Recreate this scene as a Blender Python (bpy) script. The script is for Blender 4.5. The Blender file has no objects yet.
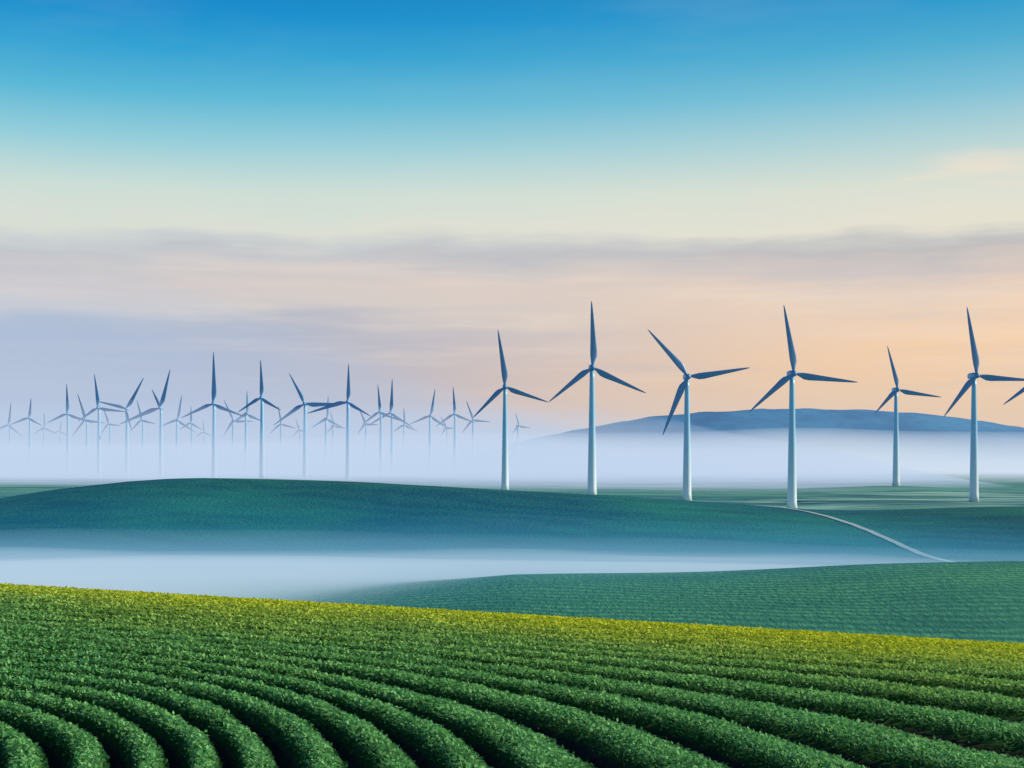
import bpy, math, random
import numpy as np
from mathutils import Vector
rng = np.random.default_rng(7); random.seed(5)
scene = bpy.context.scene
scene.view_settings.view_transform='Standard'
scene.view_settings.look='None'
scene.view_settings.exposure=0
F=1422.2; HV=460.0
def lin(c):
    return tuple(((x/255)/12.92 if x/255<=0.04045 else ((x/255+0.055)/1.055)**2.4) for x in c)
def lin4(c): return lin(c)+(1.0,)
# ---------------------------------------------------------------- numeric noise
def vnoise(x,y,seed=0):
    x=np.asarray(x,float);y=np.asarray(y,float)
    xi=np.floor(x);yi=np.floor(y);fx=x-xi;fy=y-yi
    fx=fx*fx*(3-2*fx);fy=fy*fy*(3-2*fy)
    def h(a,b):
        v=np.sin(a*127.1+b*311.7+seed*74.7)*43758.5453
        return v-np.floor(v)
    return ((h(xi,yi)*(1-fx)+h(xi+1,yi)*fx)*(1-fy)+(h(xi,yi+1)*(1-fx)+h(xi+1,yi+1)*fx)*fy)*2-1
# ---------------------------------------------------------------- terrain
C0,S0,K0=3.55,0.0586,0.000927
def zfield(x,y):
    xx=np.clip(x,-60,60)
    return -C0-S0*xx-K0*y*np.abs(y)
U=np.array([-300,-120,0,60,130,200,300,400,500,600,700,760,830,900,1024,1300])
VC=np.array([530,514,500,488,480,478,480,484,489.5,494.5,501,506,512,511,507,512])
CX=(U-512)/F*520; CZ=-(VC-HV)/F*520
def smooth_interp(x,xs,zs):
    r=0
    for o,w in ((-24,.1),(-12,.2),(0,.4),(12,.2),(24,.1)):
        r=r+w*np.interp(x+o,xs,zs)
    return r
TUR=[ # u,vhub,vbase,[(angle,len px)...]
(505,387,490,[(97,57),(-20,46),(224,45)]),
(592,368,496,[(91,66),(-26,59),(218,56)]),
(687,377,501,[(131,62),(8,62),(246,64)]),
(792,374,509,[(99,69),(-8,64),(220,60)]),
(896,390,486,[(104,45),(-10,44),(225,33)]),
(974,376,502,[(99,69),(-5,58),(230,54)]),
(1042,377,500,[(95,60),(-15,58),(214,50)]),
(30,418,475,[(82,20),(-30,16),(200,20)]),
(68,414,476,[(90,30),(-20,27),(205,22)]),
(99,408,478,[(95,34),(-8,30),(215,24)]),
(127,409,478,[(60,36),(165,30),(285,22)]),
(161,408,478,[(74,40),(112,20),(202,44)]),
(214,404,480,[(89,52),(-22,35),(204,35)]),
(262,398,478,[(90,38),(-32,24),(212,27)]),
(305,404,479,[(116,34),(0,42),(215,38)]),
(348,402,480,[(88,38),(-32,28),(196,42)]),
]
DIST=[
(10,425,474,20),(44,428,472,13),(87,420,474,24),(110,424,471,15),(143,420,472,18),(177,420,474,22),
(192,423,471,15),(233,421,473,20),(246,414,474,20),(281,424,471,16),(326,419,474,20),(333,426,470,13),
(366,424,472,14),(381,412,476,24),(392,413,475,30),(404,425,471,15),(430,416,474,24),(455,414,474,24),(473,420,472,18),(204,432,469,10),(300,430,469,10),(447,428,469,11),(518,426,470,12),(60,431,469,9)]
turbs=[]
for u,vh,vb,bl in TUR:
    y=80*F/(vb-vh); turbs.append(dict(x=(u-512)/F*y,y=y,zb=-(vb-HV)/F*y,zh=-(vh-HV)/F*y,bl=[(a,l/F*y) for a,l in bl],yaw=random.uniform(-3,3)))
for u,vh,vb,L in DIST:
    y=80*F/(vb-vh)
    a=random.uniform(80,115)
    bl=[(a,L/F*y*1.15),(a-115,L/F*y),(a+122,L/F*y*.95)]
    turbs.append(dict(x=(u-512)/F*y,y=y,zb=-(vb-HV)/F*y,zh=-(vh-HV)/F*y,bl=bl,yaw=random.uniform(-25,25)))
def zplain(x,y):
    z=-25.3+0.008*(np.clip(y,600,1800)-950)-0.008*(np.clip(x,-600,600)-100)*np.exp(-((y-900)/500)**2)
    z=z+1.0*vnoise(x/160,y/160,3)
    return z
def G(x,y):
    x=np.asarray(x,float);y=np.asarray(y,float)
    V1=-31+0*x
    R2=np.interp(x,[-200,-90,-50,0,104,220],[-33,-32,-28.5,-24.0,-20.9,-20.5])+.5*vnoise(x/40,y/60,9)
    V2=np.interp(x,[-200,0,110,260],[-31,-28,-26,-26])
    CR=smooth_interp(x,CX,CZ)+.25*vnoise(x/30,y/40,4)
    PL=zplain(x,y)
    ks=[(165,V1),(290,R2),(345,V2),(520,CR),(690,PL)]
    z=np.where(y>=690,PL,V1)
    for (a,za),(b,zb) in zip(ks[:-1],ks[1:]):
        f=np.clip((y-a)/(b-a),0,1); f=f*f*(3-2*f)
        z=np.where((y>=a)&(y<b),za*(1-f)+zb*f,z)
    for t in turbs:
        d2=(x-t['x'])**2+(y-t['y'])**2
        m=d2<(160**2)
        if np.any(m):
            dz=t['zb']-t.setdefault('pl',float(zplain(t['x'],t['y'])))
            z=z+np.where(m,dz*np.exp(-d2/(2*38**2)),0)
    zf=zfield(x,y)
    k=2.0
    zz=np.where(y<260, k*np.log(np.exp(np.clip(zf,-60,20)/k)+np.exp(z/k)), z)
    return zz
# ---------------------------------------------------------------- helpers
def link(o,parent=None):
    scene.collection.objects.link(o)
    if parent: o.parent=parent
    return o
def grid_mesh(name,X,Y,Z,smooth=True):
    ny,nx=X.shape
    me=bpy.data.meshes.new(name)
    co=np.stack([X,Y,Z],-1).reshape(-1,3).astype(np.float32)
    i=np.arange(ny*nx).reshape(ny,nx)
    q=np.stack([i[:-1,:-1],i[:-1,1:],i[1:,1:],i[1:,:-1]],-1).reshape(-1,4)
    me.vertices.add(len(co));me.vertices.foreach_set('co',co.ravel())
    me.loops.add(q.size);me.loops.foreach_set('vertex_index',q.ravel().astype(np.int32))
    me.polygons.add(len(q));me.polygons.foreach_set('loop_start',np.arange(0,q.size,4,dtype=np.int32))
    me.polygons.foreach_set('use_smooth',np.full(len(q),smooth))
    me.update(calc_edges=True)
    return me
class NT:
    def __init__(s,tree): s.t=tree; s.n=tree.nodes; s.l=tree.links; s.n.clear()
    def new(s,ty,**kw):
        n=s.n.new(ty)
        for k,v in kw.items(): setattr(n,k,v)
        return n
    def link(s,a,b): s.l.new(a,b)
    def inp(s,sock,v):
        if isinstance(v,bpy.types.NodeSocket): s.l.new(v,sock)
        else: sock.default_value=v
    def math(s,op,a,b=0.0,c=0.0,clamp=False):
        n=s.new('ShaderNodeMath',operation=op,use_clamp=clamp)
        s.inp(n.inputs[0],a);s.inp(n.inputs[1],b)
        if op in('MULTIPLY_ADD','SMOOTH_MIN'): s.inp(n.inputs[2],c)
        return n.outputs[0]
    def maprange(s,v,a,b,c=0.0,d=1.0,mode='SMOOTHSTEP'):
        n=s.new('ShaderNodeMapRange',interpolation_type=mode)
        s.inp(n.inputs['Value'],v)
        for k,x in zip(('From Min','From Max','To Min','To Max'),(a,b,c,d)): s.inp(n.inputs[k],x)
        return n.outputs[0]
    def mix(s,f,a,b,blend='MIX'):
        n=s.new('ShaderNodeMix',data_type='RGBA',blend_type=blend)
        s.inp(n.inputs[0],f)
        s.inp(n.inputs[6],a);s.inp(n.inputs[7],b)
        return n.outputs[2]
    def noise(s,vec,scale=1.0,detail=4.0,rough=.55):
        n=s.new('ShaderNodeTexNoise')
        s.link(vec,n.inputs['Vector']);n.inputs['Scale'].default_value=scale
        n.inputs['Detail'].default_value=detail;n.inputs['Roughness'].default_value=rough
        return n.outputs['Fac']
    def scale(s,vec,sc):
        n=s.new('ShaderNodeMapping');s.link(vec,n.inputs['Vector']);n.inputs['Scale'].default_value=sc
        return n.outputs[0]
    def ramp(s,v,stops):
        n=s.new('ShaderNodeValToRGB');s.inp(n.inputs[0],v)
        e=n.color_ramp.elements
        while len(e)>1: e.remove(e[-1])
        e[0].position=stops[0][0];e[0].color=stops[0][1]
        for p,c in stops[1:]:
            k=e.new(p);k.color=c
        return n.outputs[0]
def newmat(name):
    m=bpy.data.materials.new(name);m.use_nodes=True
    return m,NT(m.node_tree)
# ---------------------------------------------------------------- camera
cam=bpy.data.cameras.new('camera');co=link(bpy.data.objects.new('camera',cam))
cam.lens=50;cam.sensor_width=36;cam.clip_end=60000;cam.clip_start=.1
cam.shift_y=(HV-384)/1024
co.location=(0,0,0);co.rotation_euler=(math.radians(90),0,0)
scene.camera=co
# ---------------------------------------------------------------- sun
SAZ,SEL=math.radians(84),math.radians(26)
sd=Vector((math.sin(SAZ)*math.cos(SEL),math.cos(SAZ)*math.cos(SEL),math.sin(SEL)))
sl=bpy.data.lights.new('sun','SUN');sl.energy=5.0;sl.angle=math.radians(.5);sl.color=(1,.88,.70)
so=link(bpy.data.objects.new('sun',sl));so.rotation_euler=sd.to_track_quat('Z','Y').to_euler()
# ---------------------------------------------------------------- world
w=bpy.data.worlds.new('World');scene.world=w;w.use_nodes=True
n=NT(w.node_tree)
tc=n.new('ShaderNodeTexCoord');sep=n.new('ShaderNodeSeparateXYZ');n.link(tc.outputs['Generated'],sep.inputs[0])
X,Y,Z=sep.outputs
hor=n.math('SQRT',n.math('ADD',n.math('MULTIPLY',X,X),n.math('MULTIPLY',Y,Y)))
e=n.math('DIVIDE',Z,n.math('MAXIMUM',hor,.05))
az=n.math('ARCTAN2',X,Y)
cmb=n.new('ShaderNodeCombineXYZ');n.link(az,cmb.inputs[0]);n.link(e,cmb.inputs[1])
v=cmb.outputs[0]
n1=n.noise(n.scale(v,(8,14,1)),1,3,.5)
n2=n.noise(n.scale(v,(11,70,1)),1,6,.6)
pert=n.math('ADD',n.math('MULTIPLY',n.math('SUBTRACT',n1,.38),.038),n.math('MULTIPLY',n.math('SUBTRACT',n2,.5),.022))
band=n.maprange(e,.20,.15)
e2=n.math('ADD',e,n.math('MULTIPLY',pert,band))
pos=n.math('MULTIPLY',e2,2.0,clamp=True)
def P(v): return (HV-v)/F*2
L=[(460,(190,212,236)),(425,(178,196,224)),(370,(164,180,208)),(335,(164,181,208)),(320,(174,186,206)),(304,(206,205,207)),(285,(214,206,204)),(268,(208,203,204)),(250,(196,200,206)),(241,(204,210,211)),(226,(220,224,214)),(195,(206,224,216)),(150,(150,208,220)),(105,(92,186,216)),(60,(44,162,212)),(20,(14,142,206)),(-60,(4,112,184)),(-240,(5,90,160))]
Rr=[(460,(238,218,202)),(425,(252,206,156)),(370,(250,208,162)),(330,(247,212,178)),(305,(241,212,186)),(285,(230,207,190)),(268,(214,201,193)),(250,(193,189,190)),(241,(202,201,197)),(229,(232,227,210)),(195,(222,226,212)),(150,(180,213,216)),(105,(126,194,216)),(60,(80,174,210)),(20,(46,156,206)),(-60,(20,118,182)),(-240,(5,90,160))]
rl=n.ramp(pos,[(P(a),lin4(c)) for a,c in L]);rr=n.ramp(pos,[(P(a),lin4(c)) for a,c in Rr])
col=n.mix(n.maprange(az,-.34,.38),rl,rr)
st=n.noise(n.scale(v,(3.5,50,1)),1,6,.62)
stm=n.math('MULTIPLY',n.maprange(st,.45,.72),n.math('MULTIPLY',n.maprange(e,.165,.13),n.maprange(e,.02,.08)))
col=n.mix(n.math('MULTIPLY',stm,.32),col,lin4((246,228,212)))
st2=n.noise(n.scale(v,(2.5,34,3)),1.3,6,.62)
stm2=n.math('MULTIPLY',n.maprange(st2,.47,.72),n.math('MULTIPLY',n.maprange(e,.165,.13),n.maprange(e,.0,.06)))
col=n.mix(n.math('MULTIPLY',stm2,.33),col,lin4((182,184,198)))
dx=n.math('DIVIDE',n.math('SUBTRACT',az,.325),.05);dy=n.math('DIVIDE',n.math('SUBTRACT',e,.194),.012)
rad=n.math('ADD',n.math('ADD',n.math('MULTIPLY',dx,dx),n.math('MULTIPLY',dy,dy)),n.math('MULTIPLY',n.math('SUBTRACT',n2,.5),5))
col=n.mix(n.math('MULTIPLY',n.maprange(rad,1.5,-.9),.65),col,lin4((246,228,206)))
hz=n.noise(n.scale(v,(2.2,9,1)),1,5,.6)
col=n.mix(n.math('MULTIPLY',n.maprange(hz,.45,.8),.10),col,lin4((225,236,235)))
col=n.mix(n.maprange(e,-.002,-.03),col,lin4((90,120,120)))
bg=n.new('ShaderNodeBackground');n.link(col,bg.inputs[0]);bg.inputs[1].default_value=1.0
sky=n.new('ShaderNodeTexSky',sky_type='NISHITA',sun_disc=False,sun_elevation=SEL,sun_rotation=SAZ)
bs=n.new('ShaderNodeBackground');n.link(sky.outputs[0],bs.inputs[0]);bs.inputs[1].default_value=.08
mx=n.new('ShaderNodeMixShader');mx.inputs[0].default_value=.03
n.link(bg.outputs[0],mx.inputs[1]);n.link(bs.outputs[0],mx.inputs[2])
out=n.new('ShaderNodeOutputWorld');n.link(mx.outputs[0],out.inputs[0])
# ---------------------------------------------------------------- ground sheet
ys=np.concatenate([np.linspace(-120,8,20),np.geomspace(10,14000,620)])
ts=np.linspace(-1,1,560);ts=np.sign(ts)*np.abs(ts)**1.25*1.15
YY,TT=np.meshgrid(ys,ts,indexing='ij')
XX=TT*(np.abs(YY)+60)
ZZ=G(XX,YY)
ZZ=np.where(YY<74,ZZ-.6*np.clip((74-YY)/6,0,1),ZZ)
m,n=newmat('ground')
g=n.new('ShaderNodeNewGeometry');pos=g.outputs['Position'];sp=n.new('ShaderNodeSeparateXYZ');n.link(pos,sp.inputs[0])
px,py,pz=sp.outputs
fine=n.noise(n.scale(pos,(.9,.35,.9)),1,5,.7)
broad=n.noise(n.scale(pos,(.012,.012,.012)),1,4,.55)
mid=n.noise(n.scale(pos,(.03,.09,.03)),1,5,.6)
wob=n.math('MULTIPLY',n.noise(n.scale(pos,(.02,.02,.02)),1,3,.5),26)
ph=n.math('ADD',n.math('MULTIPLY',py,1.9),n.math('ADD',n.math('MULTIPLY',px,.42),n.math('MULTIPLY',wob,1.3)))
rowsin=n.math('ADD',n.math('MULTIPLY',n.math('SINE',ph),.5),.5)
ph2=n.math('ADD',n.math('MULTIPLY',py,.34),n.math('ADD',n.math('MULTIPLY',px,.10),wob))
rows2=n.math('ADD',n.math('MULTIPLY',n.math('SINE',ph2),.5),.5)
c_near=n.mix(fine,lin4((40,78,20)),lin4((92,130,35)))
c_f2=n.mix(n.math('MULTIPLY',rowsin,n.maprange(fine,.3,.65)),lin4((46,116,98)),lin4((92,168,120)))
c_f2=n.mix(n.maprange(mid,.40,.66,0,.55),c_f2,lin4((38,110,96)))
c_f2=n.mix(n.maprange(broad,.4,.7,0,.4),c_f2,lin4((84,162,114)))
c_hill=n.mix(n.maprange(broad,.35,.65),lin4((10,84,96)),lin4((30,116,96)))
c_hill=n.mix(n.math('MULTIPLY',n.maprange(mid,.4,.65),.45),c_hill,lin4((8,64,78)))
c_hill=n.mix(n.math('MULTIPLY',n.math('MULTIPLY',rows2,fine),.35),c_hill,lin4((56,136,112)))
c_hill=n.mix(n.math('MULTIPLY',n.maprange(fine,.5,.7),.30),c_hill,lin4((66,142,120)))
pb=n.noise(n.scale(pos,(.0028,.011,.01)),1,4,.6)
pb2=n.noise(n.scale(pos,(.006,.04,.01)),1,4,.6)
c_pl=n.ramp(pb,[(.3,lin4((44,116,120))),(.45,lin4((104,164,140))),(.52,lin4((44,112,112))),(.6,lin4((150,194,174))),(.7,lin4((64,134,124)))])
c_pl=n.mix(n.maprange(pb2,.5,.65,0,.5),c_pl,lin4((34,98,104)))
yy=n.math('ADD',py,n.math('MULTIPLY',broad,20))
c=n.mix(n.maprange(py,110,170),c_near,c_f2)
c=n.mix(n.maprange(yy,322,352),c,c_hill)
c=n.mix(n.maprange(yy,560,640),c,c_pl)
b=n.new('ShaderNodeBsdfPrincipled');n.link(c,b.inputs['Base Color']);b.inputs['Roughness'].default_value=.9;b.inputs['Specular IOR Level'].default_value=.1
bp=n.new('ShaderNodeBump');bp.inputs['Strength'].default_value=.8;bp.inputs['Distance'].default_value=.8
n.link(n.math('ADD',fine,n.math('MULTIPLY',rowsin,.2)),bp.inputs['Height']);n.link(bp.outputs[0],b.inputs['Normal'])
o=n.new('ShaderNodeOutputMaterial');n.link(b.outputs[0],o.inputs[0])
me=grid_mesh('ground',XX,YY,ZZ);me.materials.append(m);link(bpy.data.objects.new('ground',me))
# ---------------------------------------------------------------- foreground field with ridges
SP=1.05
def rowp(x,y):
    dx=np.abs(x+8.0)+0*y;dy=np.abs(y-12.0)
    lo=np.full(dx.shape,.01);hi=np.full(dx.shape,400.)
    for _ in range(30):
        p=.5*(lo+hi);rho=np.interp(p,[0,10,14,20,30,50,80],[.6,.56,.62,1.05,2.1,4.2,6])
        f=(dy/p)**2+(dx/(p*rho))**2-1
        lo=np.where(f>0,p,lo);hi=np.where(f>0,hi,p)
    return .5*(lo+hi)
def profile(x,y):
    p=rowp(x,y)+.06*vnoise(x*.5,y*.5,1)+.02*vnoise(x*2,y*2,21)
    f=np.where(p>17,(17/SP)+(p-17)/(SP*1.4),p/SP);f=f-np.floor(f)
    return np.sin(np.pi*f)**.8
def relief(x,y):
    return .18*vnoise(x/14,y/14,12)*np.clip((y-14)/20,0,1)*np.clip((50-y)/20,0,1)
HR=.40
ys=np.geomspace(9,78,1000);ts=np.linspace(-.62,.62,620)
YY,TT=np.meshgrid(ys,ts,indexing='ij');XX=TT*(YY+6)
PR=profile(XX,YY)
ZZ=zfield(XX,YY)+relief(XX,YY)+PR*(HR-.08)+.02*vnoise(XX*6,YY*6,5)
m,n=newmat('field')
at=n.new('ShaderNodeAttribute',attribute_name='ridge')
g=n.new('ShaderNodeNewGeometry');pos=g.outputs['Position']
fn=n.noise(pos,9,5,.7)
cs=n.mix(fn,lin4((28,24,16)),lin4((46,38,24)))
cg=n.mix(fn,lin4((30,62,16)),lin4((62,108,32)))
c=n.mix(n.maprange(at.outputs['Fac'],.35,.75),cs,cg)
b=n.new('ShaderNodeBsdfPrincipled');n.link(c,b.inputs['Base Color']);b.inputs['Roughness'].default_value=.95;b.inputs['Specular IOR Level'].default_value=.1
bp=n.new('ShaderNodeBump');bp.inputs['Distance'].default_value=.08;n.link(fn,bp.inputs['Height']);n.link(bp.outputs[0],b.inputs['Normal'])
o=n.new('ShaderNodeOutputMaterial');n.link(b.outputs[0],o.inputs[0])
me=grid_mesh('field',XX,YY,ZZ);me.materials.append(m)
a=me.attributes.new('ridge','FLOAT','POINT');a.data.foreach_set('value',PR.ravel().astype(np.float32))
link(bpy.data.objects.new('field',me))
# leaves
N=1000000
yb=np.linspace(11,72,400);sz=.046*(yb/15)**.75;wd=.80*yb+5
pdf=wd/sz**2;cdf=np.cumsum(pdf);cdf/=cdf[-1]
y=np.interp(rng.random(N),cdf,yb);x=(rng.random(N)-.5)*(.80*y+5)
pr=profile(x,y)
keep=rng.random(N)<np.clip((pr-.42)*2.8,0,1)
x,y,pr=x[keep],y[keep],pr[keep];N=len(x)
s=.048*(y/15)**.75*rng.uniform(.6,1.5,N)
z=zfield(x,y)+relief(x,y)+pr*(HR-.05)+rng.normal(0,.024,N)+.03*vnoise(x*2.2,y*2.2,8)
azl=rng.uniform(0,2*np.pi,N);pit=np.radians(rng.uniform(0,75,N));roll=rng.uniform(-.9,.9,N)
d=np.stack([np.cos(azl)*np.cos(pit),np.sin(azl)*np.cos(pit),np.sin(pit)],-1)
sdv=np.stack([-np.sin(azl),np.cos(azl),0*azl],-1);up=np.cross(d,sdv)
wv=sdv*np.cos(roll)[:,None]+up*np.sin(roll)[:,None]
c0=np.stack([x,y,z],-1)
s1=s[:,None]
v0=c0-d*s1*.45;v2=c0+d*s1*.6-np.array([0,0,.15])*s1
mid=c0+d*s1*.02
v1=mid+wv*s1*.28;v3=mid-wv*s1*.28
co_=np.stack([v0,v1,v2,v3],1).reshape(-1,3).astype(np.float32)
me=bpy.data.meshes.new('crop_plants');me.vertices.add(len(co_));me.vertices.foreach_set('co',co_.ravel())
me.loops.add(4*N);me.loops.foreach_set('vertex_index',np.arange(4*N,dtype=np.int32))
me.polygons.add(N);me.polygons.foreach_set('loop_start',np.arange(0,4*N,4,dtype=np.int32));me.update(calc_edges=True)
r=rng.random(N)
a=me.attributes.new('rnd','FLOAT','POINT');a.data.foreach_set('value',np.repeat(r,4).astype(np.float32))
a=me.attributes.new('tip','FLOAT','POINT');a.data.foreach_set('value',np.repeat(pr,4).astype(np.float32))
m,n=newmat('crop_leaf')
at=n.new('ShaderNodeAttribute',attribute_name='rnd');rf=at.outputs['Fac']
tp=n.new('ShaderNodeAttribute',attribute_name='tip').outputs['Fac']
g=n.new('ShaderNodeNewGeometry');pos=g.outputs['Position'];sp=n.new('ShaderNodeSeparateXYZ');n.link(pos,sp.inputs[0]);px,py,pz=sp.outputs
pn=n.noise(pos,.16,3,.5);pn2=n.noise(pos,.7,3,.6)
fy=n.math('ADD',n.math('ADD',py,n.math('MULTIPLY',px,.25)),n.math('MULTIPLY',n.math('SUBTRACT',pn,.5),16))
fm=n.maprange(fy,20,56)  # leaves yellow and brighten towards the crest: low sun glow painted into the colour
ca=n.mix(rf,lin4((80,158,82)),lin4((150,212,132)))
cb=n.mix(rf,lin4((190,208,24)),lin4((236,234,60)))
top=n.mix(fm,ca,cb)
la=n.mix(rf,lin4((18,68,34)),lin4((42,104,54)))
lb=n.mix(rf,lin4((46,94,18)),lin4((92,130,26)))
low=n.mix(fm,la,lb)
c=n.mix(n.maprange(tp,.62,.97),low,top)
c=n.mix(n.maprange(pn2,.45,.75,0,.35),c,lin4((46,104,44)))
b=n.new('ShaderNodeBsdfPrincipled');n.link(c,b.inputs['Base Color']);b.inputs['Roughness'].default_value=.7;b.inputs['Specular IOR Level'].default_value=.12
tr=n.new('ShaderNodeBsdfTranslucent');n.link(c,tr.inputs[0])
ms=n.new('ShaderNodeMixShader');ms.inputs[0].default_value=.35;n.link(b.outputs[0],ms.inputs[1]);n.link(tr.outputs[0],ms.inputs[2])
o=n.new('ShaderNodeOutputMaterial');n.link(ms.outputs[0],o.inputs[0])
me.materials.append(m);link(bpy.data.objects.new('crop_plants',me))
# ---------------------------------------------------------------- far hill
hx=np.linspace(-150,2300,200);hy=np.linspace(2650,3900,80)
hu=np.array([480,510,560,600,650,700,780,850,900,960,1024,1120,1250,1500]);hv=np.array([455,444,433,425,417,412,409,410,412,419,429,441,452,466])
hz=np.interp(hx,(hu-512)/F*3150,-(hv-HV)/F*3150)
hz=np.convolve(np.pad(hz,4,'edge'),np.ones(9)/9,'valid')
Yh,Xh=np.meshgrid(hy,hx,indexing='ij')
cs=np.cos(np.clip((Yh-3150)/np.where(Yh<3150,500,750),-1,1)*np.pi/2)**1.5
Zh=-30+(hz[None,:]+30)*cs+2.5*vnoise(Xh/60,Yh/60,2)*cs+1.5*vnoise(Xh/22,Yh/30,7)*cs
m,n=newmat('hill')
g=n.new('ShaderNodeNewGeometry')
f=n.noise(n.scale(g.outputs['Position'],(.004,.006,.02)),1,5,.6)
f2=n.noise(n.scale(g.outputs['Position'],(.03,.03,.03)),1,5,.7)
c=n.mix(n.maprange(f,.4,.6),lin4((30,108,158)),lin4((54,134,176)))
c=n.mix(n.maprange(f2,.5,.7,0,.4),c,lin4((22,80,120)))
b=n.new('ShaderNodeBsdfPrincipled');n.link(c,b.inputs['Base Color']);b.inputs['Roughness'].default_value=1;b.inputs['Specular IOR Level'].default_value=.05
o=n.new('ShaderNodeOutputMaterial');n.link(b.outputs[0],o.inputs[0])
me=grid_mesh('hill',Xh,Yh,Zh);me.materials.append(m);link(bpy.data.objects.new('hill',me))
# ---------------------------------------------------------------- path
pts=[(122,330),(112,348),(109,375),(110,410),(109,450),(105,490),(98,520),(88,545)]
pa=np.array(pts,float);tt=np.linspace(0,len(pa)-1,90)
cx=np.interp(tt,np.arange(len(pa)),pa[:,0]);cy=np.interp(tt,np.arange(len(pa)),pa[:,1])
kx=np.ones(9)/9
cx=np.convolve(np.pad(cx,4,'edge'),kx,'valid');cy=np.convolve(np.pad(cy,4,'edge'),kx,'valid')
off=np.linspace(-1.1,1.1,5)
Xp=cx[:,None]+off[None,:]+.25*vnoise(cy/5,0*cy,3)[:,None];Yp=cy[:,None]+0*off[None,:]
Zp=G(Xp,Yp)+.22
m,n=newmat('path')
g=n.new('ShaderNodeNewGeometry');f=n.noise(g.outputs['Position'],.8,4,.6)
b=n.new('ShaderNodeBsdfPrincipled');n.link(n.mix(f,lin4((130,155,145)),lin4((195,208,194))),b.inputs['Base Color']);b.inputs['Roughness'].default_value=.9
o=n.new('ShaderNodeOutputMaterial');n.link(b.outputs[0],o.inputs[0])
me=grid_mesh('path',Xp,Yp,Zp);me.materials.append(m);link(bpy.data.objects.new('path',me))
# ---------------------------------------------------------------- wind turbines
def loft(name,rings,cap=True):
    nr=len(rings);k=len(rings[0]);vs=[tuple(p) for r in rings for p in r];fs=[]
    for i in range(nr-1):
        for j in range(k):
            fs.append((i*k+j,i*k+(j+1)%k,(i+1)*k+(j+1)%k,(i+1)*k+j))
    if cap: fs.append(tuple(reversed(range(k))));fs.append(tuple((nr-1)*k+j for j in range(k)))
    me=bpy.data.meshes.new(name);me.from_pydata(vs,[],fs);me.update()
    for p in me.polygons:p.use_smooth=True
    return me
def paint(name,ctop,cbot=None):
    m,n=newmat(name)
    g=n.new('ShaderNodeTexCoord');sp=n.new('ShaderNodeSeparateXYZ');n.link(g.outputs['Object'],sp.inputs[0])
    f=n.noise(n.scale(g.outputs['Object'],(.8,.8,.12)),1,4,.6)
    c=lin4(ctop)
    if cbot: c=n.ramp(n.math('DIVIDE',sp.outputs[2],80),[(0,lin4(cbot)),(.25,lin4(tuple((a*2+b_)/3 for a,b_ in zip(cbot,ctop)))),(.65,lin4(ctop))])  # foot fades to white: fog painted into the tower colour
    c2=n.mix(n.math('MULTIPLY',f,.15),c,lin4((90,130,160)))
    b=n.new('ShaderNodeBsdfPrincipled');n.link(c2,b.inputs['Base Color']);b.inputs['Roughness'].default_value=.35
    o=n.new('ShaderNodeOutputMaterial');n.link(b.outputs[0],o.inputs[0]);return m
m_t=paint('tower_paint_fog_fade',(142,206,240),(242,251,255));m_b=paint('blade_paint',(92,152,200));m_n=paint('nacelle_paint',(116,176,216))
rr_=[]
for h in np.linspace(0,80,17):
    r=2.9-1.5*(h/80) + (.35 if h==0 else 0)
    rr_.append([(r*math.cos(a),r*math.sin(a),h) for a in np.linspace(0,2*np.pi,28,endpoint=False)])
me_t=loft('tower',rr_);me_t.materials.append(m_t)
rr_=[]
for yy_,sx,sz_ in [(-3.4,1.1,1.2),(-3.0,1.5,1.6),(-1,1.8,1.95),(3,1.9,2.0),(6.5,1.75,1.8),(8,1.4,1.3),(8.4,.8,.8)]:
    ring=[]
    for a in np.linspace(0,2*np.pi,20,endpoint=False):
        c,s_=math.cos(a),math.sin(a)
        ring.append((sx*math.copysign(abs(c)**.5,c),yy_,sz_*math.copysign(abs(s_)**.5,s_)+.2))
    rr_.append(ring[::-1])
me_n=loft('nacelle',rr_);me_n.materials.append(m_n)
rr_=[]
for yy_,r in [(-3.3,1.6),(-4.2,1.9),(-5.4,1.8),(-6.4,1.35),(-7.0,.8),(-7.3,.25)]:
    rr_.append([(r*math.cos(a),yy_,r*math.sin(a)) for a in np.linspace(0,2*np.pi,20,endpoint=False)][::-1])
me_h=loft('hub',rr_);me_h.materials.append(m_b)
rr_=[]
for q,ch,th,off_,tw in [(0,1.5,1.5,0,0),(.05,1.7,1.5,0,10),(.10,2.8,1.3,.3,16),(.17,4.2,1.0,.75,14),(.25,4.3,.85,.8,11),(.4,3.5,.6,.6,8),(.6,2.6,.42,.35,5),(.8,1.75,.28,.1,3),(.93,1.0,.18,-.05,1),(.985,.5,.1,-.12,0),(1,.15,.06,-.15,0)]:
    ring=[];t_=math.radians(tw)
    for a in np.linspace(0,2*np.pi,16,endpoint=False):
        xx=ch*.5*math.cos(a)+off_;yy_=th*.5*math.sin(a)*(1 if q<.06 else (.6+.4*math.cos(a)))
        ring.append((xx*math.cos(t_)-yy_*math.sin(t_),xx*math.sin(t_)+yy_*math.cos(t_)-1.6*q*q,q*40))
    rr_.append(ring)
me_b=loft('blade',rr_);me_b.materials.append(m_b)
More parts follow.
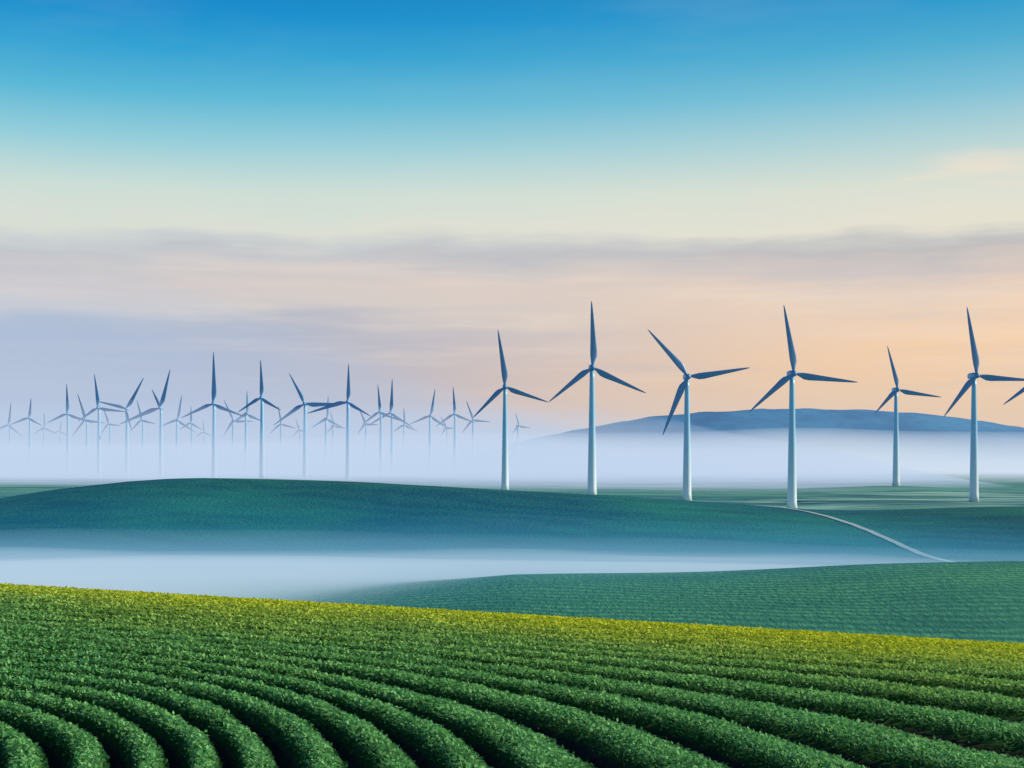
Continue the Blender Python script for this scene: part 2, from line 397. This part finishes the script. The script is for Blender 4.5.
for t in turbs:
    e_=link(bpy.data.objects.new('wind_turbine',None))
    e_.empty_display_size=5
    zb=float(G(np.array([t['x']]),np.array([t['y']]))[0])-.6
    e_.location=(t['x'],t['y'],zb);e_.rotation_euler=(0,0,math.radians(t['yaw']))
    hh=t['zh']-zb
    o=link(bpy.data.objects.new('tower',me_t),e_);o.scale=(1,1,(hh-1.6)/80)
    o=link(bpy.data.objects.new('nacelle',me_n),e_);o.location=(0,0,hh)
    o=link(bpy.data.objects.new('hub',me_h),e_);o.location=(0,0,hh)
    for i,(an,L_) in enumerate(t['bl']):
        o=link(bpy.data.objects.new('blade_%d'%(i+1),me_b),e_);o.location=(0,-5.1,hh)
        o.rotation_euler=(0,math.radians(90-an),0);k=(L_)/40
        o.scale=(max(.85,min(k,1.2)),1,k)
# ---------------------------------------------------------------- mist volumes
def mist(name,xc,xw,yc,yf,ybk,zb,H,dens,col,pw=2.0,nz=.35,nscale=(200,200),seed=1,inten=1.0,xpow=2,nx=90,ny=70):
    xs=np.linspace(-1,1,nx);ysn=np.linspace(-1,1,ny)
    B,A=np.meshgrid(ysn,xs,indexing='ij')
    Xm=xc+A*xw;Ym=yc+np.where(B<0,B*yf,B*ybk)
    wv=(1-np.abs(B))**pw*(1-np.abs(A)**xpow)**1.5
    nn=1+nz*(vnoise(Xm/nscale[0],Ym/nscale[1],seed)+.5*vnoise(Xm/nscale[0]*2.3,Ym/nscale[1]*2.3,seed+3))
    Zt=zb+H*wv*nn+.05
    vs=np.concatenate([np.stack([Xm,Ym,Zt],-1).reshape(-1,3),np.stack([Xm,Ym,0*Zt+zb-1],-1).reshape(-1,3)])
    i=np.arange(ny*nx).reshape(ny,nx);o_=ny*nx
    q=[tuple(r_) for r_ in np.stack([i[:-1,:-1],i[:-1,1:],i[1:,1:],i[1:,:-1]],-1).reshape(-1,4).tolist()]
    q2=[tuple(o_+k for k in reversed(r_)) for r_ in q]
    loop=list(i[0,:])+list(i[1:,-1])+list(i[-1,-2::-1])+list(i[-2:0:-1,0])
    loop=[int(k) for k in loop]
    sd_=[(loop[(k+1)%len(loop)],loop[k],o_+loop[k],o_+loop[(k+1)%len(loop)]) for k in range(len(loop))]
    me=bpy.data.meshes.new(name);me.from_pydata(vs.tolist(),[],q+q2+sd_);me.update()
    m,n=newmat(name)
    ab=n.new('ShaderNodeVolumeAbsorption');ab.inputs[0].default_value=(0,0,0,1);ab.inputs[1].default_value=dens
    em=n.new('ShaderNodeEmission');em.inputs[0].default_value=lin4(col);em.inputs[1].default_value=dens*inten  # own glow stands in for sunlight scattered in the mist
    ad=n.new('ShaderNodeAddShader');n.link(ab.outputs[0],ad.inputs[0]);n.link(em.outputs[0],ad.inputs[1])
    o=n.new('ShaderNodeOutputMaterial');n.link(ad.outputs[0],o.inputs['Volume'])
    me.materials.append(m);return link(bpy.data.objects.new(name,me))
# valley mist: nested sheets so that it thins out upwards
for k,(H_,d_,c_) in enumerate([(29,.0028,(44,146,196)),(22,.0028,(104,182,220)),(17.5,.0046,(176,214,240)),(14.5,.0085,(222,237,250)),(11.5,.012,(238,245,253))]):
    mist('valley_mist',-60,420,326,135,112+k*4,-34,H_,d_,c_,seed=2+k,nscale=(90,60),nz=.16,pw=1.2)
mist('fog_bank',100,2600,2150,1350,750,-32,78,.0038,(214,228,244),seed=6,nscale=(500,300),nz=.22,pw=2.4,xpow=6)
mist('fog_bank',-500,1050,1480,600,500,-32,90,.0040,(192,212,239),seed=9,nscale=(300,200),nz=.25,pw=2,xpow=4)
mist('haze',-1900,2600,3900,3000,2500,-32,640,.00044,(184,199,223),seed=11,nscale=(900,900),nz=.1,pw=1.6,xpow=2)
mist('haze',1500,2200,2900,2200,900,-32,330,.00022,(160,196,226),seed=15,nscale=(900,900),nz=.08,pw=1.8,xpow=2)
